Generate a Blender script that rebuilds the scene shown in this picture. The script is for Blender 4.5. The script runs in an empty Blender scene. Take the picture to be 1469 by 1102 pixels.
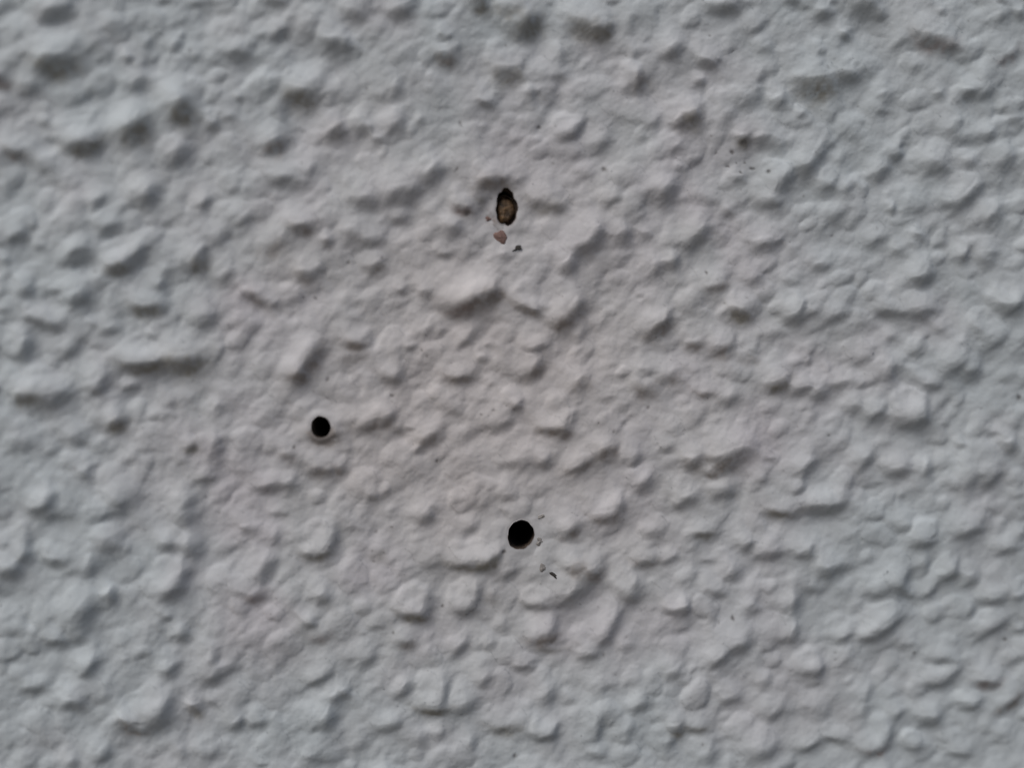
import bpy, math
import numpy as np
from mathutils import Vector, Matrix

sc = bpy.context.scene
rng = np.random.RandomState(7)

# ------------------------------------------------------------------ camera
PW, PH = 1469.0, 1102.0
UNIT = 0.00018                     # metres of wall per photograph pixel (a drill hole is about 7 mm)
HEIGHT = 1.45                      # height of the picture centre above the ground
DIST, YAW, PITCH = 0.30, math.radians(-9), math.radians(5)
LENS, SENSOR = 40.8, 36.0
cam_data = bpy.data.cameras.new("camera"); cam = bpy.data.objects.new("camera", cam_data)
sc.collection.objects.link(cam); sc.camera = cam
cam_data.lens = LENS; cam_data.sensor_width = SENSOR; cam_data.sensor_fit = 'HORIZONTAL'
fwd = Vector((math.sin(-YAW) * math.cos(PITCH), math.cos(YAW) * math.cos(PITCH), -math.sin(PITCH)))
target = Vector((0, 0, HEIGHT))
cam.location = target - fwd * DIST
cam.rotation_euler = fwd.to_track_quat('-Z', 'Y').to_euler()
cam_data.clip_start = 0.005; cam_data.clip_end = 1000
cam_data.dof.use_dof = True
cam_data.dof.focus_distance = DIST + 0.006
cam_data.dof.aperture_fstop = 3.0

# ------------------------------------------------------------------ sky, sun, exposure
SUN_EL, SUN_AZ = math.radians(52), math.radians(-46)     # azimuth from the wall's outward normal, to the left
to_sun = Vector((math.sin(SUN_AZ) * math.cos(SUN_EL), -math.cos(SUN_AZ) * math.cos(SUN_EL), math.sin(SUN_EL)))
world = bpy.data.worlds.new("World"); sc.world = world; world.use_nodes = True
nt = world.node_tree; bg = nt.nodes['Background']
sky = nt.nodes.new('ShaderNodeTexSky'); sky.sky_type = 'NISHITA'; sky.sun_disc = False
sky.sun_elevation = SUN_EL
sky.sun_rotation = math.atan2(to_sun.x, to_sun.y)
sky.air_density = 1.0; sky.dust_density = 4.0; sky.ozone_density = 1.0
nt.links.new(sky.outputs[0], bg.inputs[0]); bg.inputs[1].default_value = 0.05
sun_data = bpy.data.lights.new("sun", 'SUN'); sun = bpy.data.objects.new("sun", sun_data)
sc.collection.objects.link(sun)
sun_data.energy = 1.5; sun_data.angle = math.radians(38); sun_data.color = (1.0, 0.965, 0.93)
sun.rotation_euler = to_sun.to_track_quat('Z', 'Y').to_euler()
sun.location = (0, -3, 6)
sc.view_settings.view_transform = 'Standard'; sc.view_settings.look = 'None'
sc.view_settings.gamma = 1; sc.view_settings.use_curve_mapping = False
sc.view_settings.exposure = 0.09

# ------------------------------------------------------------------ pixel -> wall plane
R3 = np.array(fwd.to_track_quat('-Z', 'Y').to_matrix())
C3 = np.array(cam.location)
def ray(px, py):
    px = np.asarray(px, float); py = np.asarray(py, float)
    x = (px - PW / 2) / PW * SENSOR / LENS
    y = -(py - PH / 2) / PW * SENSOR / LENS
    d = np.stack([x, y, -np.ones_like(x)], -1)
    return d @ R3.T
def on_wall(px, py, h=0.0):
    """point of the wall plane (pushed out by h pixels of relief) that stands at a photograph pixel"""
    d = ray(px, py)
    t = -C3[1] / d[..., 1]
    p = C3 + d * t[..., None]
    p[..., 1] = -np.asarray(h) * UNIT
    return p

# ------------------------------------------------------------------ noise
class Lattice:
    def __init__(self, seed, n=256):
        self.n = n; self.g = np.random.RandomState(seed).rand(n, n).astype(np.float32)
    def __call__(self, x, y):
        xi = np.floor(x).astype(np.int64); yi = np.floor(y).astype(np.int64)
        fx = (x - xi); fy = (y - yi)
        fx = fx * fx * fx * (fx * (fx * 6 - 15) + 10); fy = fy * fy * fy * (fy * (fy * 6 - 15) + 10)
        n = self.n; a = xi % n; b = (xi + 1) % n; c = yi % n; d = (yi + 1) % n
        g = self.g
        return ((g[a, c] * (1 - fx) + g[b, c] * fx) * (1 - fy) + (g[a, d] * (1 - fx) + g[b, d] * fx) * fy) * 2 - 1
def fbm(seed, X, Y, scale, octs=3, gain=0.5, ang=0.0):
    c, s = math.cos(ang), math.sin(ang); out = 0; amp = 1; tot = 0
    for k in range(octs):
        L = Lattice(seed * 17 + k)
        u = (X * c - Y * s) / scale + 31.7 * k; v = (X * s + Y * c) / scale + 17.3 * k
        out = out + amp * L(u, v); tot += amp; amp *= gain; scale /= 2.03
        c, s = math.cos(ang + k + 1), math.sin(ang + k + 1)
    return out / tot

# ------------------------------------------------------------------ the lumps seen in the photograph
# each row: x, y, length, width of the shaded flank, angle, steepness [, tint]; three-times enlarged pixels
# of the ninth of the picture that starts at the given corner.  tint darkening the flank: o olive, b brown, r reddish
O, B, R_ = 'o', 'b', 'r'
TILES = {}
TILES[(0, 0)] = [
(235,75,150,60,15,1.0),(300,40,60,30,40,.4),(245,290,190,80,5,1.2,O),(130,390,110,35,20,.5),(10,350,60,80,60,.9,R_),(100,240,70,30,0,.3),
(640,190,50,30,40,.5),(555,265,45,35,0,.7),(760,200,60,35,40,.5),(790,150,30,20,60,.4),(600,370,100,50,30,.6),(340,430,110,40,25,.5),
(1200,150,100,35,35,.8),(1240,100,80,30,45,.4),(1030,250,110,50,10,.8),(1040,140,50,50,20,.3),(1200,280,100,40,20,.3),
(1430,210,90,70,0,.9),(1180,15,90,30,0,.8),(870,20,150,30,10,.5),(720,5,80,15,0,.6),(1290,430,140,80,-10,1.3,O),(1200,500,80,60,10,.3),
(785,490,110,95,20,1.7,O),(780,680,130,60,30,.6),(915,545,45,35,0,.7),(1000,520,70,40,10,.4),(1030,425,30,25,0,.5),
(360,640,160,45,10,1.4,O),(600,570,150,75,45,1.4,O),(1190,640,130,60,25,.9,B),(200,540,60,50,20,.3),(70,670,110,40,-15,.8,B),(190,720,90,50,-60,.5),(240,790,90,40,-30,.3),
(430,880,80,40,40,.8),(650,850,110,60,45,.8),(890,880,70,35,45,.8),(1060,950,90,40,40,.8),(1230,790,170,45,0,.7),(1340,740,80,40,40,.6),
(480,985,100,40,20,.8),(80,1030,90,45,30,.7),(345,1085,110,30,25,.6),(180,1070,60,30,10,.4),(960,1030,110,40,30,.6),(880,1090,80,40,50,.6),
(1190,1070,150,50,30,.6,B),(1300,990,110,50,0,.8,B),(1415,1050,50,40,20,.6,B),(1440,580,90,60,40,.7,O),(620,1080,80,30,30,.5),(500,120,90,60,40,.3),(420,200,120,50,30,.3)]
TILES[(490, 0)] = [
(265,60,110,55,20,.8),(60,80,110,60,0,.5),(600,35,75,65,0,.8,O),(810,120,130,75,45,1.5,O),(720,50,110,60,0,.8,O),(1060,130,150,70,-5,.8,O),(1130,150,110,40,40,.9,O),
(1160,10,60,20,0,.6),(900,15,40,20,0,.5),(440,170,60,40,-20,.7),(450,262,90,55,0,.8,B),(510,210,50,35,70,.5),(715,330,120,70,-5,.8,O),(615,450,70,25,-20,.7),
(820,400,40,40,60,.7),(790,440,60,25,60,.4),(245,390,110,45,60,.7),(20,210,50,60,10,.7),(95,565,60,50,-40,.7),(10,580,60,50,50,.6),(150,610,40,30,0,.6),(235,555,90,40,30,.7),
(345,520,50,25,45,.4),(440,460,60,20,20,.3),(950,245,80,50,60,.6),(940,330,90,50,10,.4),(1290,355,80,55,75,1.0,B),(1430,230,90,60,30,.8),(1260,230,40,30,20,.4),(1250,90,70,50,60,.3),
(980,590,110,28,25,.9),(1030,540,70,25,60,.7),(1120,630,120,50,40,.5),(1020,670,90,35,35,.5),(750,610,50,30,0,.4),(1350,540,90,40,40,.5),(1460,540,60,50,40,.8,B),
(1440,650,80,50,20,.4),(1450,730,40,30,0,.5),(1410,840,110,70,45,.9),(1160,870,80,35,20,.6),(1060,760,70,35,20,.5),(400,760,110,60,50,.8),(240,850,130,70,20,.8),(110,880,110,60,10,.7),
(320,830,90,60,30,.6),(250,950,90,30,10,.5),(630,800,110,50,-10,.9,B),(700,795,90,45,-25,.7,B),(600,850,60,60,10,.5,O),(520,905,90,35,-10,.9,R_),(880,890,150,50,-5,.6,O),(940,900,50,40,50,.5),(480,1000,90,50,10,.6),(40,1010,90,50,10,.5),
(130,1050,110,50,10,.6),(1220,1020,80,50,45,.8),(1310,1020,60,35,10,.5),(1100,1000,60,50,20,.5),(1060,1070,160,60,30,.9),(700,110,90,40,10,.2),(1000,480,90,40,20,.2)]
TILES[(980, 0)] = [
(165,45,130,45,0,.8),(465,10,60,30,0,.7),(600,70,80,50,0,.7),(780,40,120,80,0,.9),(850,75,60,40,20,.6),(645,10,50,20,0,.6),(690,160,50,35,0,.8),(600,225,50,35,40,.5),
(325,120,90,35,35,.6),(205,215,70,20,30,.4),(95,280,90,40,-15,.9),(70,360,50,30,0,.7),(360,220,70,50,20,.4),(1115,55,50,40,20,.5),(1380,75,100,40,35,.7),(1455,65,40,40,30,.7),(1365,5,50,20,0,.7),
(1080,195,180,60,-10,.8,R_),(1160,215,60,40,-40,.6),(1195,255,50,40,0,.7),(1410,245,110,40,35,.7,R_),(930,190,100,30,30,.5),(1000,295,60,35,10,.4),
(580,390,160,85,5,1.0,O),(710,345,130,60,-5,.8),(740,270,50,40,20,.4),(420,450,70,60,30,.8),(500,495,50,20,10,.5),(345,335,60,50,50,.5),(300,430,130,50,40,.5),(200,500,110,40,45,.4),
(880,430,80,60,20,.6),(860,485,70,25,0,.5),(1100,420,60,40,10,.5),(1230,410,70,45,0,.9),(1310,400,80,40,40,.7),(40,520,90,70,20,.9,O),(260,615,60,50,10,.8,O),(350,610,90,60,30,.5),(410,640,90,60,20,.5),
(720,580,110,60,20,.4),(935,620,40,25,70,.6),(1165,565,110,50,40,.6),(1230,605,110,30,15,.7),(1320,595,80,40,30,.8),(1430,520,70,30,20,.4),
(590,680,180,50,50,.8),(540,740,70,50,30,.8),(450,790,110,60,50,.9),(620,820,110,55,20,.8),(690,690,70,30,60,.5),(920,680,60,35,20,.8),(865,750,90,45,40,.9),(715,820,70,35,60,.6),
(1085,735,120,70,0,.9),(1230,710,90,50,20,.6),(1400,700,110,60,50,.7),(1240,850,160,45,42,1.1),(1140,890,80,40,-10,.7),(1340,950,120,60,45,.9),
(240,780,60,40,10,.6),(100,870,130,40,0,.3),(375,885,110,50,0,.7),(195,920,50,40,0,.5),(900,905,35,30,40,.8),(1000,910,110,40,10,.4),(680,930,100,60,45,.4),
(70,1030,150,50,42,1.0),(350,1060,110,50,10,.8),(420,1045,60,25,15,.6),(1010,1025,45,35,10,.7),(830,1040,110,45,30,.6),(1220,1080,60,30,70,.6),(1320,1090,70,30,0,.5),(920,1090,70,30,0,.5)]
TILES[(0, 367)] = [
(110,165,80,45,10,.6),(45,90,90,30,-70,.5),(330,25,130,40,10,.6),(510,60,100,45,10,1,O),(590,25,120,45,35,.8),(860,40,100,65,45,.8,O),
(350,195,120,65,30,.8),(245,150,60,25,0,.4),(700,140,70,50,50,.6),(730,80,60,50,60,.4),(980,90,110,40,45,.5),(1060,170,50,30,-30,.6),(1110,200,110,40,-45,.8,B),(1320,95,100,55,-10,.6,B),(1070,45,40,20,0,.4),
(630,240,120,50,-5,1.0,O),(710,235,60,40,20,.6),(890,290,110,60,30,.5),(150,285,110,35,-20,.7),(220,310,110,40,-10,.7),(480,325,80,30,15,.7),(400,300,40,25,0,.3),(120,410,100,55,60,.8),(60,440,60,30,-20,.5),
(300,420,110,40,30,.5),(230,470,60,40,10,.3),(665,360,80,30,-20,.5),(620,485,190,40,5,1.4,O),(685,465,50,40,50,.8),(800,480,180,75,5,1.0,O),(440,560,110,60,45,.6),(420,590,50,30,0,.7),(560,570,80,20,10,.7),
(1345,460,190,50,48,1.0,B),(1290,530,80,45,20,.9,B),(110,620,110,50,0,.9,O),(220,640,160,70,15,.8),(290,600,90,50,20,.5),(510,730,110,50,30,1.0,O),(730,700,80,40,30,.3),(960,660,80,55,75,.5),(945,850,150,60,75,.5),
(1400,775,140,45,5,.8,B),(1200,680,60,50,20,.3),(100,820,110,60,10,.4),(330,810,80,60,20,.5),(215,850,60,40,10,.3),(825,830,70,40,30,.8,O),(650,840,110,20,0,.3),(370,950,80,55,10,.6),(880,970,100,25,8,.7),
(1240,870,70,50,10,.5,B),(1160,1005,110,35,10,.9),(1250,1000,80,50,20,.6),(1380,930,110,45,5,.7,B),(1450,925,50,40,-20,.6,B),(230,1050,80,50,60,.7),(180,1090,120,35,10,.7),(510,1065,140,60,-5,.7),(810,1070,90,50,40,.6),(570,890,90,40,20,.3),(20,30,60,30,0,.4),(20,240,60,30,0,.4)]
TILES[(490, 367)] = [
(440,0,60,20,0,.7),(150,60,80,45,20,.7,B),(250,155,40,20,0,.5),(360,170,60,45,10,.5),(520,235,130,55,15,1.6,R_),(610,195,130,65,30,1.0,B),(665,165,60,50,55,.9,B),
(790,235,130,25,-15,.9,B),(830,245,40,30,20,.7),(985,55,80,50,30,.9),(1010,250,140,60,45,.8,B),(950,295,80,35,30,.7,B),(1040,345,80,25,45,.5),(710,5,80,30,10,.7),(1370,60,90,55,75,.6),(1440,40,70,50,60,.7),(1285,175,40,20,0,.4),
(1365,325,140,55,35,1.0,B),(1410,280,50,40,60,.7),(55,385,110,35,0,.9,B),(40,450,90,40,10,.4,B),(300,400,45,35,20,.6),(370,330,80,30,45,.4),(205,540,100,30,-5,.9),(140,470,120,30,-70,.5),(270,480,90,30,65,.4),
(510,535,130,30,5,.9,B),(560,350,110,30,30,.6),(610,450,60,35,10,.6),(640,390,60,20,0,.4),(530,385,70,25,20,.5),(840,400,110,25,10,.8),(845,495,120,45,50,.9,B),(1030,560,90,50,30,.6,B),(755,655,50,20,15,1.0),(485,675,60,30,0,.5),
(1310,500,80,40,0,.5),(1400,540,120,50,10,.5,B),(1300,590,90,55,-20,.7,B),(150,735,170,45,15,.8,B),(210,700,60,40,40,.6),(245,755,35,30,0,.6),(300,745,60,20,0,.5),(385,790,110,40,28,1.0,B),(330,835,50,15,45,.7),
(895,755,110,35,5,1.0,B),(960,770,60,35,30,.9,B),(1000,690,60,25,70,.5),(700,735,120,40,30,.5),(790,900,190,50,5,.6),(880,900,60,50,20,.6),(1145,850,100,45,25,.9,B),(1030,915,130,35,30,.8,B),(1265,880,80,40,45,.8),(1165,885,50,20,20,.4),
(130,1050,50,40,10,.7),(1310,990,110,50,30,.7),(1200,1080,60,50,40,.7),(1450,1080,50,20,0,.9),(5,930,60,30,50,.5),(400,1085,50,30,0,.5),(720,1040,90,40,20,.3),(1440,760,70,40,30,.4),(1400,830,70,30,10,.4),
(1160,620,90,30,20,.3),(600,620,80,25,10,.3),(640,560,60,25,20,.3),(1130,300,80,25,40,.3),(550,900,100,30,20,.3),(60,210,80,30,20,.3),(1080,120,90,35,20,.35)]
TILES[(980, 367)] = [
(600,50,90,35,10,.7),(480,120,80,25,10,.5),(310,110,80,50,30,.5),(1040,110,110,60,40,.9),(990,100,50,20,0,.4),(1310,30,90,50,10,.6),(1210,15,60,35,20,.6),(140,140,110,30,15,.7,B),(240,260,100,55,-15,1.0,O),
(1390,240,110,60,0,.9),(1430,215,60,30,30,.9),(480,280,90,50,10,.9),(550,255,60,30,10,.6),(510,220,70,30,70,.6),(660,265,110,30,20,.7),(890,250,120,30,-5,.9),(1020,255,150,50,10,.9),(780,450,130,40,25,.6),(900,360,60,30,10,.4),
(45,390,90,40,10,.8,B),(170,410,100,50,10,.7,B),(290,450,90,45,10,.4,B),(390,350,100,30,15,.4),(540,460,35,25,40,.5),(1250,330,80,50,-40,.5),(1340,385,160,40,35,.7),(1180,480,130,60,35,1.0),(1245,520,100,50,30,1.0),
(900,510,100,60,60,.8),(1070,570,90,30,5,1.0),(1000,540,60,20,-20,.4),(405,565,110,50,20,1.0,O),(510,585,90,35,30,.8),(585,605,90,50,30,1.0),(680,560,90,25,15,.5),(90,600,100,30,0,.6,B),(210,620,90,40,40,.5),
(830,695,90,40,30,1.0),(740,660,90,40,20,.6),(985,725,160,50,5,1.1),(1050,640,110,35,78,.7),(1110,650,110,30,45,.5),(1190,820,50,20,0,.4),(1405,830,60,55,20,.9),(1320,770,50,20,0,.4),
(180,900,130,80,15,1.0,B),(120,945,60,20,0,.8,B),(250,860,130,60,10,.6),(40,900,90,60,10,.7,B),(790,890,100,45,35,.9),(540,920,110,50,40,.9),(620,840,150,50,10,.4),(930,940,120,50,10,1.0),(1060,925,65,45,60,.9),
(1240,970,110,45,55,.9),(1330,970,110,50,40,.8),(175,1030,110,45,10,.9),(20,1060,90,50,10,.8),(350,960,60,30,55,.7),(500,1010,80,25,30,.8),(720,980,80,25,60,.5),(600,1085,200,35,5,.9),(1000,1020,100,40,30,.3),(1320,1095,60,25,0,.5),(945,1045,40,25,0,.4),(380,880,40,25,0,.4),(60,720,130,40,50,.3),(1100,320,60,30,10,.4),(1400,520,90,35,40,.3)]
TILES[(0, 735)] = [
(230,20,150,40,0,.7),(470,15,150,30,15,.7),(800,35,100,60,10,.7),(1200,10,90,20,0,.5),(1075,80,90,40,10,.5),(1380,190,120,30,15,1.0,O),(1325,185,35,25,0,.8),(1440,120,110,40,68,.8),(20,150,50,50,10,.4),
(130,110,90,50,75,.4),(50,265,110,60,10,.9),(110,195,70,45,30,.7),(245,220,100,40,-5,.8),(475,150,110,80,10,.7),(400,240,90,50,60,.5),(725,145,80,40,20,.8),(840,160,100,75,50,.7),(745,350,110,40,20,1.0),(800,270,90,55,60,.6),
(720,455,60,25,0,.6),(960,320,50,35,0,.5),(1030,350,60,25,0,.3),(1160,250,130,60,60,.7),(1190,120,70,50,60,.5),(1100,370,90,40,20,.7,R_),(1395,375,80,50,35,.8),(1330,485,70,30,15,1.0),(1290,450,70,25,-40,.4),(1380,545,90,40,10,.4,R_),
(380,450,170,85,50,1.0),(490,360,60,50,50,.8),(240,565,90,35,5,.9),(340,550,80,40,10,.5),(790,540,70,50,30,.6),(390,680,110,35,35,.8),(420,630,60,35,75,.5),(545,640,40,20,40,.4),(735,690,80,45,30,.7),(930,630,90,50,75,.6),
(960,705,170,30,28,.9),(1200,670,60,35,70,.4),(1380,725,130,25,28,.9),(150,770,120,30,0,.8),(320,835,110,50,0,.9),(550,920,80,60,-10,.9,B),(690,910,150,60,20,.8),(720,850,110,50,60,.7),(600,945,90,30,0,.8,B),
(845,860,50,55,10,.8,O),(910,830,50,30,0,.5),(1030,920,80,40,40,.8),(1110,920,70,30,20,.7),(1420,900,110,55,50,.9),(1450,810,50,45,30,.7),(450,1050,90,50,30,.7),(790,1040,70,50,40,.5),(910,1050,110,50,20,.5),(30,1000,90,30,10,.3),(1380,1070,150,45,5,.5),(320,1085,60,45,40,.5),(1120,1090,70,20,0,.4),(90,510,60,40,30,.3),(1010,160,90,30,10,.3),(940,520,80,30,30,.3),(560,760,120,40,30,.25)]
TILES[(490, 735)] = [
(365,30,90,50,30,.8),(550,75,80,30,20,.6),(60,80,90,30,0,.4),(540,240,180,30,0,1.0,O),(640,220,80,40,35,1.0,O),(680,185,40,30,50,.8),(385,225,110,45,10,.5),(990,90,110,50,35,.9,B),(1140,30,120,40,5,.9,B),
(1010,240,90,60,30,.8,B),(1090,270,110,55,30,.9,B),(1030,350,200,55,25,.9),(960,400,100,40,10,.5),(1310,225,120,30,5,.8,B),(1420,210,80,25,30,.7),(840,410,100,25,0,.9),(1260,350,110,70,35,.7),(1240,385,50,30,0,.7),(1430,435,90,40,0,.8),
(310,455,130,35,-5,1.1,O),(375,400,110,40,72,.7),(535,430,90,30,10,.9),(590,360,110,40,68,.7),(640,380,60,40,10,.4,B),(720,270,100,30,30,.6),(880,550,140,40,20,1.0,B),(915,490,100,45,65,.6),(900,600,200,25,0,.3,O),
(1180,480,150,40,60,.9),(1130,560,80,40,20,.6),(1240,590,90,40,10,.5),(1060,620,90,30,10,.7),(155,495,90,20,0,.4),(280,570,90,40,0,.7,B),(515,590,100,35,40,1.0),(640,575,60,25,45,.5),(120,640,110,50,30,.6),
(270,770,90,30,45,.9),(450,770,110,35,78,.9),(395,860,160,30,0,1.0,O),(530,850,110,50,30,.8),(620,730,70,40,45,.7),(785,675,90,25,0,.7),(900,800,90,50,45,.6),(210,930,130,40,15,.9),(10,790,50,50,10,.7),
(710,940,150,40,5,.7,O),(880,970,110,30,12,1.1),(925,930,60,25,70,.7),(1110,930,120,35,78,.8),(1100,1050,80,30,0,.8),(1290,830,90,35,45,.8),(1430,700,90,40,30,.9),(1130,760,100,30,20,.4),(1440,940,60,50,10,.9,O),(1410,1000,80,40,40,.5),
(350,980,70,50,60,.5),(420,960,60,30,20,.4),(570,1000,90,40,70,.5),(90,1010,90,50,40,.4),(1240,950,90,40,60,.5),(700,500,60,40,30,.3),(1300,470,60,30,30,.3),(160,190,70,50,10,.4,O),(1340,100,80,40,20,.35),(220,730,90,40,60,.3)]
TILES[(980, 735)] = [
(420,12,160,30,-4,.8,O),(600,5,160,30,5,.8),(90,100,90,30,5,.9,O),(280,145,60,35,35,.9),(370,190,120,40,15,.9),(505,185,120,35,-5,.8),(545,155,50,35,60,.7),(110,210,60,20,0,.4),(220,265,90,50,50,.7),(150,355,110,30,-10,.6),
(10,420,50,45,20,.9),(300,420,60,50,30,.5),(610,270,90,60,0,.8),(690,245,110,40,10,.5),(570,340,150,30,0,.4),(490,400,80,50,65,.8),(1030,140,110,35,10,1.1),(940,70,90,30,10,.6),(1230,90,160,40,15,1.0),(1400,170,120,30,15,.8),(1460,110,50,40,30,.6),
(950,290,150,40,50,.7),(940,345,70,40,10,.8),(975,365,60,20,0,.9),(1130,290,130,30,25,1.0),(1050,230,90,35,68,.7),(1225,300,90,40,20,.8),(1165,240,90,30,75,.6),(1070,350,80,25,40,.8),(850,350,110,30,30,.6),(1330,390,130,35,5,.8),(1440,370,60,30,20,.8),(1240,430,80,35,60,.6),
(880,500,180,28,35,1.1),(790,545,80,25,10,.8),(690,545,90,25,25,.9),(480,530,90,40,60,.8),(160,640,110,40,40,1.1),(240,580,120,50,20,.9),(960,580,80,30,10,.5),(540,700,120,30,5,.9),(590,680,60,35,50,.9),(560,745,90,25,15,.5),
(1110,640,110,30,0,.9),(1100,745,130,30,12,1.0),(1170,700,80,30,40,.7),(1340,500,150,35,35,.9),(1450,515,50,15,10,.9),(1310,745,110,40,0,.9,R_),(1240,845,90,30,5,1.0),(1410,830,150,35,42,1.0,B),(350,745,60,50,40,.5),(210,810,80,40,20,.7),
(400,870,110,40,30,.7),(800,780,90,30,60,.5),(60,940,110,25,0,.8,O),(120,1050,80,50,60,.6),(340,1040,140,50,25,.7),(650,985,120,25,-5,1.0),(545,1015,100,30,25,1.0),(830,1030,120,30,15,.8,R_),(890,960,90,35,68,.7),(930,880,70,30,40,.8),
(1060,905,110,50,5,1.1),(1000,1020,90,30,8,.8),(1190,1050,100,30,0,.9),(560,840,100,40,10,.4),(600,880,90,40,30,.5),(1430,640,90,35,30,.5),(720,120,110,40,20,.3),(790,860,80,30,50,.35),(1380,960,90,40,10,.3),(700,650,110,35,40,.3)]
strokes = []
for (ox, oy), rows in TILES.items():
    for r in rows:
        x, y, L, W, a, s = r[:6]
        strokes.append((ox + x / 3, oy + y / 3, L / 3, W / 3, a, s, r[6] if len(r) > 6 else '', 1))
# rounded pebbles without a dark flank: x, y, width, height, angle, relief (photograph pixels)
DOMES = [(272,130,46,40,40,4),(247,218,58,44,0,5),(118,186,64,40,15,7),(195,178,52,40,10,7),(33,420,36,56,10,5),(100,412,66,52,0,6),(32,500,52,40,0,5),
(262,515,60,44,0,5),(738,22,64,50,0,6),(557,505,50,80,-15,6),(955,535,52,28,0,4),(1232,503,50,46,0,6),(1302,578,62,52,0,9),(1255,583,32,26,0,6),
(1433,432,44,36,0,7),(1377,635,24,20,0,3),(1405,655,80,60,0,7),(1030,650,44,38,0,7),(1033,700,40,30,0,6),(460,770,54,60,30,7),(676,792,76,44,0,8),
(594,858,54,50,20,8),(665,858,50,54,40,6),(775,858,58,50,0,7),(612,988,42,58,-5,9),(777,1045,40,34,0,8),(752,952,34,28,0,5),(1352,810,36,50,10,8),
(1320,762,50,36,20,9),(1308,1060,34,30,0,8),(1386,1000,42,28,0,8),(1303,852,20,12,0,5),(1160,950,46,50,30,7),(1265,880,70,44,35,8),(640,565,60,50,20,4),
(800,585,40,60,20,6),(735,570,36,36,0,5),(675,420,84,52,10,9),(755,420,44,48,0,5),(810,180,44,40,20,6),(905,100,36,34,0,6),(960,268,50,40,30,5),
(1385,285,80,34,35,7),(385,590,60,50,20,4),(1010,870,44,40,0,6),(1215,470,60,40,20,3),(85,880,90,60,20,6),(245,840,50,60,30,5),(330,1000,60,50,30,6),(210,1010,60,66,20,7),(125,945,56,50,30,5),(1100,905,60,60,20,5),(1040,910,60,40,10,5),(860,660,50,40,30,4),(520,690,60,40,10,3),(150,560,80,40,10,4),(250,90,50,40,20,3),(60,50,60,40,10,4)]
# filler lumps between, and lumps continuing outside the picture
def scatter(n, x0, x1, y0, y1, inside):
    out = []
    while len(out) < n:
        x, y = rng.uniform(x0, x1), rng.uniform(y0, y1)
        infr = -10 < x < PW + 10 and -10 < y < PH + 10
        if infr != inside: continue
        a = rng.normal(24, 22); s = rng.uniform(.35, 1.0) * (0.3 if inside else 1)
        L = rng.uniform(14, 50) * (0.7 if inside else 1); W = rng.uniform(8, 20) * (0.7 if inside else 1)
        out.append((x, y, L, W, a, s, '', 0))
    return out
strokes += scatter(250, 0, PW, 0, PH, True)
strokes += scatter(1500, -700, PW + 700, -560, PH + 560, False)

# ------------------------------------------------------------------ relief of the wall on a grid of photograph pixels
STEP = 1.6
def axis(n):
    core = np.arange(-24, n + 24 + STEP, STEP)
    out, d, x = [], STEP, core[-1]
    while x < n + 700: d = min(d * 1.06, 9); x += d; out.append(x)
    far = [x + 60, x + 400, x + 2200, x + 2300]
    hi = np.array(out + far)
    left, d, x = [], STEP, core[0]
    while x > -700: d = min(d * 1.06, 9); x -= d; left.append(x)
    lo = np.array((left + [x - 60, x - 400, x - 2200, x - 2300]))[::-1]
    return np.concatenate([lo, core, hi])
gx, gy = axis(PW), axis(PH)
X, Y = np.meshgrid(gx, gy)          # rows = y
NY, NX = X.shape
wx = 3.4 * fbm(3, X, Y, 17, 3) + 1.0 * fbm(4, X, Y, 5, 2); wy = 3.4 * fbm(5, X, Y, 17, 3) + 1.0 * fbm(6, X, Y, 5, 2)
XW, YW = X + wx, Y + wy
P = 2.0; CARVE = 1.15
ACC = np.zeros_like(X); BEST = np.full(X.shape, -1, np.int32); BESTH = np.zeros_like(X)
STAIN_TINT = np.zeros(X.shape + (3,)); SW = np.zeros_like(X)
FLANK_TINT = {'o': (0.50, 0.46, 0.36), 'b': (0.56, 0.48, 0.42), 'r': (0.56, 0.42, 0.38)}
area = {}
def smooth(t): t = np.clip(t, 0, 1); return t * t * (3 - 2 * t)
HSCALE = 0.66
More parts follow.
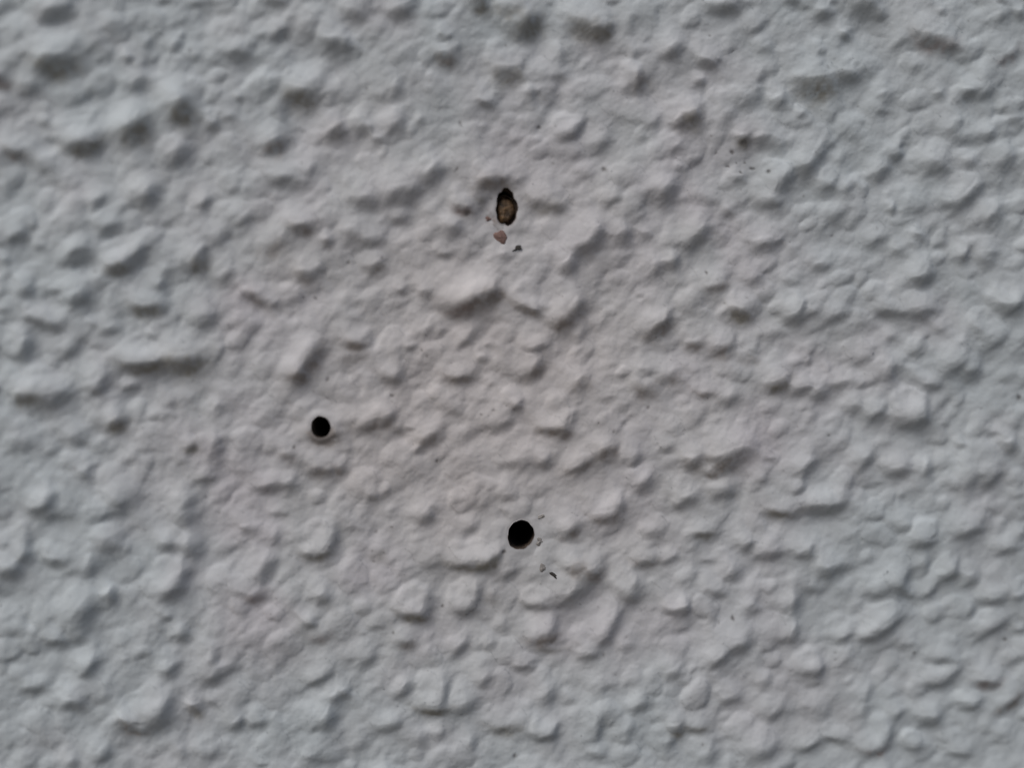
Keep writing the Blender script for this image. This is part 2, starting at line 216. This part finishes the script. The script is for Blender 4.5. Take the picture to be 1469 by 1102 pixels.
for i, (cx, cy, L, W, a, s, st, traced) in enumerate(strokes):
    Rb = float(np.clip(0.62 * L + 0.25 * W, 9, 34))
    ext = 0.9 * L + 2.2 * Rb + W + 8
    i0, i1 = np.searchsorted(gx, [cx - ext, cx + ext]); j0, j1 = np.searchsorted(gy, [cy - ext, cy + ext])
    if i1 <= i0 or j1 <= j0: continue
    xs = XW[j0:j1, i0:i1] - cx; ys = YW[j0:j1, i0:i1] - cy
    ar = math.radians(a); t = (math.cos(ar), -math.sin(ar)); n = (math.sin(ar), math.cos(ar))
    v = xs * t[0] + ys * t[1]; u = xs * n[0] + ys * n[1]
    u = u + 0.9 * v * v / max(L, 10) * 0.55                      # the flank curves back round the lump
    fall = 1 - smooth((u + 0.55 * W) / (1.1 * W))
    ub = np.clip(-u - 0.3 * W, 0, None)
    back = np.clip(1 - (ub / Rb) ** 2, 0, 1) ** 1.2
    ramp = smooth(1 - ub / (2.1 * Rb))
    side = np.exp(-(np.abs(v) / (0.58 * L)) ** 2.2)
    top = min(s * W * HSCALE + 0.8 * s, 12)
    hb = fall * back * side * top
    h = fall * side * top * (0.5 * back + 0.5 * ramp)
    ACC[j0:j1, i0:i1] += h ** P
    if traced:
        bh = BESTH[j0:j1, i0:i1]; m = hb > bh
        m &= hb > 0.30 * hb.max()
        bh[m] = hb[m]; BEST[j0:j1, i0:i1][m] = i
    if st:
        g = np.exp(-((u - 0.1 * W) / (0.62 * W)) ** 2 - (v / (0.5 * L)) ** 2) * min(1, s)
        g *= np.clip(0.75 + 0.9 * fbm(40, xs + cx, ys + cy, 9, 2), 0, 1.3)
        STAIN_TINT[j0:j1, i0:i1] += g[..., None] * np.array(FLANK_TINT[st]); SW[j0:j1, i0:i1] += g
SMALL = []
for gy0 in range(-160, int(PH) + 170, 29):
    for gx0 in range(-160, int(PW) + 170, 29):
        if rng.rand() < 0.25: continue
        sz = rng.uniform(16, 50) * (1.12 - 0.25 * gx0 / PW)
        SMALL.append((gx0 + rng.uniform(-15, 15), gy0 + rng.uniform(-15, 15), sz * rng.uniform(1.0, 1.5), sz * rng.uniform(.75, 1.0), rng.normal(28, 25), rng.uniform(.5, 3.2) * (sz / 30) ** .8 * (1.45 if gx0 > 850 + 0.3 * (PH - gy0) else 1.1)))
for k, (cx, cy, w, hh, a, rel) in enumerate(DOMES + SMALL):
    ext = max(w, hh)
    i0, i1 = np.searchsorted(gx, [cx - ext, cx + ext]); j0, j1 = np.searchsorted(gy, [cy - ext, cy + ext])
    xs = XW[j0:j1, i0:i1] - cx; ys = YW[j0:j1, i0:i1] - cy
    ar = math.radians(a)
    v = (xs * math.cos(ar) - ys * math.sin(ar)) / (w / 2); u = (xs * math.sin(ar) + ys * math.cos(ar)) / (hh / 2)
    h = np.clip(1 - (v * v + u * u) ** 1.15, 0, 1) ** 0.8 * rel * 1.0
    ACC[j0:j1, i0:i1] += h ** P
    bh = BESTH[j0:j1, i0:i1]; m = (h > bh) & (h > 0.3 * h.max())
    if k < len(DOMES) or w > 26: bh[m] = h[m]; BEST[j0:j1, i0:i1][m] = 100000 + k
H = ACC ** (1 / P)
def soften(A, n=1):
    for _ in range(n):
        A = A.copy(); A[1:-1] = 0.25 * A[:-2] + 0.5 * A[1:-1] + 0.25 * A[2:]
        A[:, 1:-1] = 0.25 * A[:, :-2] + 0.5 * A[:, 1:-1] + 0.25 * A[:, 2:]
    return A
H = 0.35 * H + 0.65 * soften(H, 5)
# carve the flanks: make the relief fall away, down and to the right, where the photograph's lumps have their shaded sides
ui0, ui1 = np.searchsorted(gx, [-23, PW + 23]); uj0, uj1 = np.searchsorted(gy, [-23, PH + 23])
Xc, Yc = X[uj0:uj1, ui0:ui1], Y[uj0:uj1, ui0:ui1]
xw, yw = Xc + 0.55 * wx[uj0:uj1, ui0:ui1], Yc + 0.55 * wy[uj0:uj1, ui0:ui1]
T = np.zeros_like(Xc); gxc, gyc = gx[ui0:ui1], gy[uj0:uj1]
for (cx, cy, L, W, a, s_, st, traced) in strokes:
    if not traced: continue
    ar = math.radians(a); t_ = (math.cos(ar), -math.sin(ar)); n_ = (math.sin(ar), math.cos(ar))
    for sgn, off, ww, ll in ((-0.72, 0, 0.44 * W + 1, 0.46 * L), (-0.27, 0.0 * W, 1.05 * W + 4, 0.66 * L), (0.40, -1.0 * W - 0.22 * L, 0.75 * W + 3, 0.5 * L)):
        bx, by = cx + n_[0] * off, cy + n_[1] * off; e_ = 2.2 * max(ww, ll)
        i0, i1 = np.searchsorted(gxc, [bx - e_, bx + e_]); j0, j1 = np.searchsorted(gyc, [by - e_, by + e_])
        if i1 <= i0 or j1 <= j0: continue
        xs = xw[j0:j1, i0:i1] - bx; ys = yw[j0:j1, i0:i1] - by
        v = xs * t_[0] + ys * t_[1]; u = xs * n_[0] + ys * n_[1]
        T[j0:j1, i0:i1] += sgn * s_ * np.exp(-(u / ww) ** 2 * 1.0 - np.abs(v / ll) ** 2.6)
T = np.where(T < 0, -1.0 * np.tanh(-T / 1.0), T)
Q = (0.47, 0.88)
Hc = H[uj0:uj1, ui0:ui1]
gy_, gx_ = np.gradient(Hc, STEP)
E = (T - (Q[0] * gx_ + Q[1] * gy_)) * smooth(np.abs(T) / 0.16)
edge = smooth(np.minimum.reduce([Xc + 23, PW + 23 - Xc, Yc + 23, PH + 23 - Yc]) / 22)
E = (E - E.mean()) * edge
ky = np.fft.fftfreq(2 * Hc.shape[0], STEP)[:, None] * 2 * math.pi; kx = np.fft.fftfreq(2 * Hc.shape[1], STEP)[None, :] * 2 * math.pi
Ef = np.fft.fft2(np.pad(E, ((0, Hc.shape[0]), (0, Hc.shape[1]))))
kl = Q[0] * kx + Q[1] * ky; kk = kx ** 2 + ky ** 2
D = np.real(np.fft.ifft2(-1j * kl * Ef / (kl ** 2 + 0.16 * kk + (2 * math.pi / 260) ** 2)))[:Hc.shape[0], :Hc.shape[1]]
D = D + 0.5 * (D - soften(D, 3))
H[uj0:uj1, ui0:ui1] = Hc + CARVE * D * edge
far_fade = smooth((760 - np.maximum.reduce([-X, X - PW, -Y, Y - PH])) / 60)
H *= far_fade
H += 4.5 * fbm(8, X, Y, 150, 2, 0.5) + 2.6 * fbm(9, X + 0.5 * wx, Y, 44, 3, 0.55, 0.6) * far_fade
ca, sa = math.cos(math.radians(38)), math.sin(math.radians(38))
UU, VV = (X * ca - Y * sa), (X * sa + Y * ca)            # along and across the trowelled drift of the render
H += 1.9 * fbm(31, UU / 1.9, VV, 34, 3, 0.5) * far_fade + 0.7 * fbm(32, UU / 1.6, VV, 15, 2, 0.5) * far_fade
H += 0.27 * fbm(10, X, Y, 9, 3, 0.62, 0.7) * far_fade
fine = smooth((60 - np.maximum.reduce([-X, X - PW, -Y, Y - PH])) / 50)
H += 0.2 * fbm(11, X, Y, 4.0, 2, 0.6) * fine
# pin-sized pits in the paint: x, y, radius, darkness
PITS = [(1463,571,3.2,1),(273,72,1.8,.6),(137,390,2.2,.6),(660,176,2.4,.6),(773,182,2.6,.6),(655,243,2.2,.6),(866,243,3.4,.7),(1050,218,2.6,.9),(1066,205,3.6,.9),(1045,238,1.8,.7),(1028,219,1.6,.6),
(1057,234,1.4,.6),(1070,233,1.6,.6),(1082,241,2.4,.8),(1102,246,2.6,.8),(1063,247,2.0,.7),(1013,391,2.4,.7),(435,427,1.8,.7),(452,428,2.0,.7),(470,545,2.8,.6),(562,568,2.4,.7),(627,662,2.2,.7),(422,642,2.4,.7),
(564,908,2.0,.6),(635,871,2.2,.6),(738,1086,3.2,.6),(1050,887,2.6,.9),(1312,938,2.2,.7),(1444,919,2.4,.7),(930,585,2.2,.6),(722,791,3.0,.9),(707,588,2,.5),(690,595,2,.5),(858,607,1.8,.6),(500,377,2.0,.7),(548,370,1.8,.5),(670,306,3.6,.9),(705,285,2,.4),(1018,51,1.6,.5),(605,503,2,.5),(612,511,1.8,.5),(563,757,2,.5),(540,765,2.2,.4),(1188,625,2.2,.6)]
for k in range(260): PITS.append((rng.uniform(0, PW), rng.uniform(0, PH), rng.uniform(1.1, 1.9), rng.uniform(.1, .4)))
for (cx, cy, r, dk) in PITS:
    i0, i1 = np.searchsorted(gx, [cx - 4 * r, cx + 4 * r]); j0, j1 = np.searchsorted(gy, [cy - 4 * r, cy + 4 * r])
    xs = XW[j0:j1, i0:i1] - wx[(j0 + j1) // 2, (i0 + i1) // 2] - cx; ys = YW[j0:j1, i0:i1] - wy[(j0 + j1) // 2, (i0 + i1) // 2] - cy
    g = np.exp(-(xs * xs + ys * ys) / (r * r))
    H[j0:j1, i0:i1] -= g * r * (0.12 + 0.35 * dk)
    STAIN_TINT[j0:j1, i0:i1] += (g * dk)[..., None] * np.array((0.05, 0.03, 0.02)) * 1.6; SW[j0:j1, i0:i1] += g * dk * 1.6

# the three drill holes: centre x, y, half width, half height, tilt, depth (mm)
HOLES = [dict(c=(727,297), r=(15.4,26.6), tilt=2, depth=22), dict(c=(460,612), r=(14.0,15.6), tilt=8, depth=45), dict(c=(746.5,767), r=(18.6,21.4), tilt=-22, depth=50)]
def hole_uv(hd, x, y):
    a = math.radians(hd['tilt']); dx = x - hd['c'][0]; dy = y - hd['c'][1]
    return (dx * math.cos(a) - dy * math.sin(a)) / hd['r'][0], (dx * math.sin(a) + dy * math.cos(a)) / hd['r'][1]
def hole_xy(hd, u, v):
    a = math.radians(hd['tilt']); u = u * hd['r'][0]; v = v * hd['r'][1]
    return hd['c'][0] + u * math.cos(a) + v * math.sin(a), hd['c'][1] - u * math.sin(a) + v * math.cos(a)
drop = np.zeros(X.shape, bool)
for k, hd in enumerate(HOLES):
    u, v = hole_uv(hd, X, Y); rho = np.hypot(u, v)
    ang = np.arctan2(v, u)
    hd['wob'] = [(0.02, 3, .4 + k), (0.012, 5, 1.7 + k), (0.012, 11, 2.2 * k)] if k == 2 else [(0.04, 3, .4), (0.035, 5, 1.7), (0.03, 8, 2.2), (0.02, 13, 0)] if k == 0 else [(0.02, 3, 1.1), (0.012, 7, .5)]
    rim = 1 + sum(A * np.sin(m * ang + p) for A, m, p in hd['wob'])
    q = rho / rim
    stain_q = q - 1.0
    g = np.exp(-(np.clip(stain_q, 0, None) / 0.10) ** 2) * 0.55 * np.clip(0.6 + 1.2 * fbm(60 + k, X, Y, 7, 2), 0, 1.2)
    if k == 1: g = g + 0.8 * np.exp(-((X - 467) / 16) ** 2 - ((Y - 631) / 10) ** 2) * 2.0 * np.clip(0.8 + fbm(66, X, Y, 6, 2), 0, 1.3) + 0.9 * np.exp(-((q - 1) / 0.4) ** 2) * smooth((v + 0.1) / 0.6)
    if k == 0: g = g + 0.8 * np.exp(-((X - 705 - (Y - 314) * 0.5) / 7) ** 2 - ((Y - 316) / 14) ** 2) * np.clip(0.7 + 1.6 * fbm(67, X, Y, 5, 2), 0, 1.4)
    STAIN_TINT += g[..., None] * np.array((0.30, 0.24, 0.20) if k else (0.34, 0.24, 0.19)); SW += g
    ring = (q > 1.0) & (q < 1.35)
    base = float(np.median(H[ring])) + 0.3
    hd['base'] = base
    w = smooth((1.75 - q) / 0.75) * (0.8 if k else 0.45)
    H = H * (1 - w) + base * w
    H -= 0.35 * np.exp(-((q - 1.0) / 0.09) ** 2) * (q >= 0.95)      # the lip is rounded into the hole
    BEST[q < 1.2] = -1
    inside = q < 1.0
    drop |= inside
    near = inside & (q > 0.55)
    hd['rim'] = rim; hd['q'] = q
# vertices just inside each rim are moved on to it
keepF = ~(drop[:-1, :-1] & drop[1:, :-1] & drop[:-1, 1:] & drop[1:, 1:])
for hd in HOLES:
    m = (hd['q'] < 1.0) & (hd['q'] > 0.5)
    u, v = hole_uv(hd, X, Y); f = np.ones_like(X); f[m] = 1 / np.maximum(hd['q'][m], 1e-3)
    nx_, ny_ = hole_xy(hd, u * f, v * f)
    X = np.where(m, nx_, X); Y = np.where(m, ny_, Y)

# ------------------------------------------------------------------ vertices, normals, colours
V = on_wall(X, Y, H)                                        # NY, NX, 3
V[:, 0, 0] = -2.4; V[:, -1, 0] = 2.4; V[0, :, 2] = 2.7; V[-1, :, 2] = 0.0
du = np.gradient(V, axis=1); dv = np.gradient(V, axis=0)
N = np.cross(du, dv); N /= np.maximum(np.linalg.norm(N, axis=-1, keepdims=True), 1e-12)
N[N[..., 1] > 0] *= -1
lens_warm = np.exp(-(((X - 700) / 420) ** 2 + ((Y - 560) / 400) ** 2) ** 1.1)  # lens colour cast, warm centre and cool edges, painted into the wall colour
lens_warm = np.clip(lens_warm + 0.22 * fbm(20, X, Y, 130, 3), 0, 1)
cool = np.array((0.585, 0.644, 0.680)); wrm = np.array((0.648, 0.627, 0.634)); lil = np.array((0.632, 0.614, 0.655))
col = cool * (1 - lens_warm[..., None]) + wrm * lens_warm[..., None]
lens_lilac = np.clip(0.42 + 0.9 * fbm(21, X, Y, 90, 2), 0, 1) * np.clip(1 - np.abs(lens_warm - 0.45) / 0.45, 0, 1)  # mauve ring of the same lens cast, also put into the colour
col = col * (1 - 0.8 * lens_lilac[..., None]) + lil * 0.8 * lens_lilac[..., None]
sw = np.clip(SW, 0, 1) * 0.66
scol = STAIN_TINT / np.maximum(SW, 1e-6)[..., None]
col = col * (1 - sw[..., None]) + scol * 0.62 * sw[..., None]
def finish(me, mat, smoothf=True):
    me.materials.append(mat)
    if smoothf: me.polygons.foreach_set("use_smooth", np.ones(len(me.polygons), bool))
def grid_mesh(name, verts, faces, normals=None, colours=None):
    me = bpy.data.meshes.new(name)
    nv, nf = len(verts), len(faces)
    me.vertices.add(nv); me.vertices.foreach_set("co", verts.astype(np.float32).ravel())
    me.loops.add(nf * 4); me.loops.foreach_set("vertex_index", faces.astype(np.int32).ravel())
    me.polygons.add(nf); me.polygons.foreach_set("loop_start", np.arange(0, nf * 4, 4, dtype=np.int32))
    me.update(calc_edges=True)
    if colours is not None:
        at = me.attributes.new("paint", 'FLOAT_COLOR', 'POINT')
        at.data.foreach_set("color", np.concatenate([colours, np.ones((nv, 1))], 1).astype(np.float32).ravel())
    me.polygons.foreach_set("use_smooth", np.ones(nf, bool))
    if normals is not None: me.normals_split_custom_set_from_vertices(normals.astype(np.float32))
    return me
def link(name, me, parent=None, **props):
    o = bpy.data.objects.new(name, me); sc.collection.objects.link(o)
    for k, v in props.items(): o[k] = v
    if parent is not None: o.parent = parent
    return o

# ------------------------------------------------------------------ materials
def new_mat(name):
    m = bpy.data.materials.new(name); m.use_nodes = True
    t = m.node_tree; return m, t, t.nodes['Principled BSDF']
paint, t, bs = new_mat("weathered_masonry_paint")
at = t.nodes.new('ShaderNodeAttribute'); at.attribute_name = "paint"
tc = t.nodes.new('ShaderNodeTexCoord')
n1 = t.nodes.new('ShaderNodeTexNoise'); n1.inputs['Scale'].default_value = 900; n1.inputs['Detail'].default_value = 3
n2 = t.nodes.new('ShaderNodeTexNoise'); n2.inputs['Scale'].default_value = 120; n2.inputs['Detail'].default_value = 6; n2.inputs['Roughness'].default_value = 0.65
mp = t.nodes.new('ShaderNodeMapRange'); mp.inputs['From Min'].default_value = 0.3; mp.inputs['From Max'].default_value = 0.7
mp.inputs['To Min'].default_value = 0.93; mp.inputs['To Max'].default_value = 1.06
mx = t.nodes.new('ShaderNodeMix'); mx.data_type = 'RGBA'; mx.blend_type = 'MULTIPLY'; mx.inputs[0].default_value = 1
bp = t.nodes.new('ShaderNodeBump'); bp.inputs['Strength'].default_value = 0.5; bp.inputs['Distance'].default_value = 0.00012
for n in (n1, n2): t.links.new(tc.outputs['Object'], n.inputs['Vector'])
t.links.new(n2.outputs['Fac'], mp.inputs['Value'])
t.links.new(at.outputs['Color'], mx.inputs[6]); t.links.new(mp.outputs['Result'], mx.inputs[7])
t.links.new(mx.outputs[2], bs.inputs['Base Color'])
t.links.new(n1.outputs['Fac'], bp.inputs['Height']); t.links.new(bp.outputs['Normal'], bs.inputs['Normal'])
bs.inputs['Roughness'].default_value = 0.82; bs.inputs['Specular IOR Level'].default_value = 0.25

def rough_mat(name, c1, c2, scale, rough=0.8, bump=0.0003):
    m, t, bs = new_mat(name)
    tc = t.nodes.new('ShaderNodeTexCoord'); n = t.nodes.new('ShaderNodeTexNoise'); n.inputs['Scale'].default_value = scale; n.inputs['Detail'].default_value = 5
    r = t.nodes.new('ShaderNodeValToRGB'); r.color_ramp.elements[0].position = 0.35; r.color_ramp.elements[1].position = 0.65
    r.color_ramp.elements[0].color = (*c1, 1); r.color_ramp.elements[1].color = (*c2, 1)
    b = t.nodes.new('ShaderNodeBump'); b.inputs['Distance'].default_value = bump; b.inputs['Strength'].default_value = 0.8
    t.links.new(tc.outputs['Object'], n.inputs['Vector']); t.links.new(n.outputs['Fac'], r.inputs[0]); t.links.new(r.outputs[0], bs.inputs['Base Color'])
    t.links.new(n.outputs['Fac'], b.inputs['Height']); t.links.new(b.outputs['Normal'], bs.inputs['Normal'])
    bs.inputs['Roughness'].default_value = rough
    return m
bore_mat = rough_mat("drilled_masonry", (0.07, 0.053, 0.042), (0.13, 0.10, 0.08), 700)
sleeve_mat = rough_mat('plug_rim', (0.05, 0.032, 0.02), (0.12, 0.075, 0.042), 500, 0.5)
plug_mat = rough_mat("brown_plug", (0.022, 0.012, 0.006), (0.19, 0.115, 0.055), 600, 0.6, 0.0012)
brick_mat = rough_mat("red_brick", (0.20, 0.125, 0.11), (0.29, 0.19, 0.165), 900)
grey_mat = rough_mat("grey_grit", (0.27, 0.26, 0.25), (0.38, 0.365, 0.355), 900)
dark_mat = rough_mat("dark_grit", (0.03, 0.028, 0.026), (0.06, 0.055, 0.05), 900)

# ------------------------------------------------------------------ the ground the wall rises from (it sends daylight up under the lumps)
gm, t, gbs = new_mat("dry_earth")
tc = t.nodes.new('ShaderNodeTexCoord'); gn = t.nodes.new('ShaderNodeTexNoise'); gn.inputs['Scale'].default_value = 3; gn.inputs['Detail'].default_value = 8
gr = t.nodes.new('ShaderNodeValToRGB'); gr.color_ramp.elements[0].color = (0.06, 0.05, 0.038, 1); gr.color_ramp.elements[1].color = (0.13, 0.11, 0.085, 1)
t.links.new(tc.outputs['Object'], gn.inputs['Vector']); t.links.new(gn.outputs['Fac'], gr.inputs[0]); t.links.new(gr.outputs[0], gbs.inputs['Base Color'])
gbs.inputs['Roughness'].default_value = 0.95
gverts = np.array([(x, y, 0.0) for y in (-400, -20, -3, 0.3) for x in (-400, -20, 20, 400)], float)
gfaces = np.array([(j * 4 + i, j * 4 + i + 1, j * 4 + i + 5, j * 4 + i + 4) for j in range(3) for i in range(3)])
gme = bpy.data.meshes.new("ground"); gme.from_pydata(gverts.tolist(), [], gfaces.tolist()); gme.materials.append(gm)
link("ground", gme, kind="structure")
# ------------------------------------------------------------------ the wall: one sheet, each pebble its own cap over a socket
idx = np.arange(NY * NX).reshape(NY, NX)
Fq = np.stack([idx[:-1, :-1], idx[1:, :-1], idx[1:, 1:], idx[:-1, 1:]], -1)
b = BEST
same = (b[:-1, :-1] == b[1:, :-1]) & (b[:-1, :-1] == b[:-1, 1:]) & (b[:-1, :-1] == b[1:, 1:]) & (b[:-1, :-1] >= 0) & keepF
fid = np.where(same, b[:-1, :-1], -1)
ids, cnt = np.unique(fid[fid >= 0], return_counts=True)
order = np.argsort(-cnt); chosen = ids[order[:300]]; chosen = [int(c) for c, n in zip(ids[order], cnt[order]) if n > 24][:300]
chs = set(chosen)
inch = np.isin(fid, chosen)
fid = np.where(inch, fid, -1)
# sink the sheet below each cap's interior
pad = np.full((NY + 1, NX + 1), -2); pad[1:-1, 1:-1] = fid
inner = (pad[:-1, :-1] == pad[1:, :-1]) & (pad[:-1, :-1] == pad[:-1, 1:]) & (pad[:-1, :-1] == pad[1:, 1:]) & (pad[:-1, :-1] >= 0)
V2 = V.copy(); V2[..., 1] = np.where(inner, V2[..., 1] + np.minimum(BESTH, 6) * 0.8 * UNIT, V2[..., 1])
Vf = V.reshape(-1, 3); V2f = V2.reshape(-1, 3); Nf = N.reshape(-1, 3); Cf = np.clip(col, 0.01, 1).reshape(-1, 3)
allf = Fq[keepF]
used, inv = np.unique(allf, return_inverse=True)
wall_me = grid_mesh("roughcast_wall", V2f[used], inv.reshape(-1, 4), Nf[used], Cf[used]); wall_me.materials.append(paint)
wall = link("roughcast_wall", wall_me, label="white painted roughcast wall of lumpy pebbles filling the view, with three drilled holes", category="wall")
ff = fid.ravel(); Fqf = Fq.reshape(-1, 4)
ordr = np.argsort(ff, kind='stable'); sf = ff[ordr]
for c in chosen:
    a0, a1 = np.searchsorted(sf, [c, c + 1]); fs = Fqf[ordr[a0:a1]]
    used, inv = np.unique(fs, return_inverse=True)
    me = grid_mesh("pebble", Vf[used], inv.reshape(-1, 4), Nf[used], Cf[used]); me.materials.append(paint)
    link("pebble", me, wall)

# the masonry the render is thrown on to: back, ends, top and foot of the wall
bm_v = [(x, y, z) for y in (0.0, 0.25) for z in (0.0, 2.7) for x in (-2.4, 2.4)]
bme = bpy.data.meshes.new("masonry"); bme.from_pydata(bm_v, [], [(4, 5, 7, 6), (0, 2, 6, 4), (1, 5, 7, 3), (2, 3, 7, 6), (0, 4, 5, 1)])
bme.materials.append(rough_mat("bare_masonry", (0.22, 0.20, 0.18), (0.32, 0.29, 0.26), 40)); link("masonry", bme, wall)
# ------------------------------------------------------------------ drill holes (lathe bores going into the wall)
def surf(px, py):
    """relief of the wall at a photograph pixel"""
    i = int(np.argmin(np.abs(gx - px))); j = int(np.argmin(np.abs(gy - py))); return float(H[j, i])
labels = ["tall oval drill hole at the top with a brown plug inside", "small round black drill hole at the left", "largest round black drill hole, near the bottom"]
for k, hd in enumerate(HOLES):
    n = 64; depth = hd['depth'] / 1000
    prof = [(1.05, 1.0), (1.02, 2.5), (0.99, 6)] + [(0.985 - 0.02 * math.sin(z), 6 + z * depth / UNIT / 12) for z in range(1, 13)] + [(0.6, depth / UNIT + 10), (0.05, depth / UNIT + 13)]
    vs, fs = [], []
    lr = np.random.RandomState(50 + k)
    for j, (rr, dz) in enumerate(prof):
        for i in range(n):
            a = 2 * math.pi * i / n
            rim = 1 + sum(A * math.sin(m * a + p) for A, m, p in hd['wob'])
            r = rr * (rim if j < 3 else 1 + (rim - 1) * 0.4) + (lr.normal(0, 0.012) if 2 < j < len(prof) - 1 else 0)
            x, y = hole_xy(hd, r * math.cos(a), r * math.sin(a))
            p = on_wall(x, y, hd['base'] * 0.8 - 0.6)
            p[1] += dz * UNIT
            if k: p[0] += 0.17 * dz * UNIT
            p[2] -= 0.09 * dz * UNIT       # drilled freehand, a little downwards and to the right
            vs.append(p)
    for j in range(len(prof) - 1):
        for i in range(n):
            fs.append((j * n + i, j * n + (i + 1) % n, (j + 1) * n + (i + 1) % n, (j + 1) * n + i))
    me = grid_mesh("drill_hole", np.array(vs), np.array(fs)); me.materials.append(bore_mat)
    link("drill_hole", me, wall, label=labels[k])

def blob(name, px, py, rx, ry, depth, ang, mat, seed, out=0.0, k=0.18, seg=18, rings=10, label=None, category=None, parent=None):
    """small irregular solid lying on the wall at a photograph pixel"""
    lr = np.random.RandomState(seed); ph = lr.uniform(0, 6.28, 8)
    verts = []
    a0 = math.radians(ang)
    for j in range(rings + 1):
        th = math.pi * j / rings
        for i in range(seg):
            a = 2 * math.pi * i / seg
            w = 1 + k * (math.sin(3 * a + ph[0]) * .5 + math.sin(2 * a + ph[1] + 2 * th) * .5 + math.sin(5 * a + ph[2] - th) * .35 + math.sin(4 * th + ph[3] + a) * .3)
            x = rx * w * math.sin(th) * math.cos(a); y = ry * w * math.sin(th) * math.sin(a); z = depth * w * math.cos(th)
            verts.append((x * math.cos(a0) + y * math.sin(a0), -x * math.sin(a0) + y * math.cos(a0), z))
    fs = [(j * seg + i, j * seg + (i + 1) % seg, (j + 1) * seg + (i + 1) % seg, (j + 1) * seg + i) for j in range(rings) for i in range(seg)]
    base = on_wall(px, py, surf(px, py) + out)
    vv = np.array([(x * UNIT, -z * UNIT, -y * UNIT) for x, y, z in verts])
    me = grid_mesh(name, vv, np.array(fs)); me.materials.append(mat)
    o = link(name, me, parent)
    o.location = base
    if label: o['label'] = label; o['category'] = category
    return o
# ------------------------------------------------------------------ the brown plug in the upper hole: sleeve with a split rim and a core
def plug():
    hd = HOLES[0]; root = bpy.data.objects.new("wall_plug", None); sc.collection.objects.link(root)
    root.location = on_wall(hd['c'][0], hd['c'][1], hd['base'] - 7)
    root['label'] = "brown plug sunk in the tall oval drill hole at the top"; root['category'] = "wall plug"
    org = np.array(root.location)
    n = 48
    def ring_mesh(name, prof, cx_, cy_, sx, sy, tilt, wob, mat, seed):
        vs, fs = [], []; lr = np.random.RandomState(seed)
        for rr, dz in prof:
            for i in range(n):
                a = 2 * math.pi * i / n
                r = rr * (1 + wob * math.sin(3 * a + 2) + 0.5 * wob * math.sin(7 * a) + lr.normal(0, .008))
                x, y = hole_xy(hd, cx_ + r * sx * math.cos(a), cy_ + r * sy * math.sin(a))
                p = on_wall(x, y, 0.0); p[1] = org[1] + (dz + lr.normal(0, .25)) * UNIT - tilt * UNIT * rr * math.sin(a + 0.5); vs.append(p - org)
        for j in range(len(prof) - 1):
            for i in range(n): fs.append((j * n + i, j * n + (i + 1) % n, (j + 1) * n + (i + 1) % n, (j + 1) * n + i))
        me = grid_mesh(name, np.array(vs), np.array(fs)); me.materials.append(mat); return link(name, me, root)
    ring_mesh("sleeve", [(1.02, 34), (1.02, 10), (0.99, 6), (0.94, 5.0), (0.90, 7.0), (0.88, 20)], 0.0, 0.12, 0.94, 0.86, 4, 0.03, sleeve_mat, 5)
    ring_mesh("core", [(0.92, 24), (0.90, 9), (0.84, 3.5), (0.74, 0.6), (0.60, -1.2), (0.44, -2.2), (0.26, -2.0), (0.12, -2.6), (0.01, -2.6)], -0.03, 0.13, 0.96, 0.88, 5, 0.06, plug_mat, 6)
plug()
# ------------------------------------------------------------------ crumbs and chips
blob("brick_crumb", 718, 341, 9, 11, 2.9, 20, brick_mat, 3, -0.9, 0.2, label="reddish brick crumb stuck just below the oval hole with the plug", category="crumb")
blob("brick_crumb", 700, 314, 5, 3.4, 2.0, 30, brick_mat, 4, -0.8, 0.3, label="tiny reddish crumb at the lower left lip of the oval hole", category="crumb")
blob("dark_flake", 741, 357, 7, 3.2, 2.0, 25, dark_mat, 8, -0.8, 0.5, label="dark ragged flake below and right of the reddish brick crumb", category="flake")
blob("grit_chip", 777.5, 814, 5, 8.2, 2.2, -5, grey_mat, 5, -1.3, 0.15, label="upright grey grit chip below right of the largest black hole", category="chip")
blob("grit_chip", 774, 777, 7, 6.5, 1.9, 30, grey_mat, 6, -1.1, 0.3, label="grey chip touching the right edge of the largest black hole", category="chip")
blob("dark_flake", 795, 826, 8.6, 3.0, 2.0, -42, dark_mat, 7, -1.0, 0.25, label="slanting black flake beside the upright grey chip", category="flake")
blob("grit_chip", 778, 741, 8, 2.6, 1.4, 12, grey_mat, 9, -0.6, 0.3, label="thin grey chip above right of the largest black hole", category="chip")
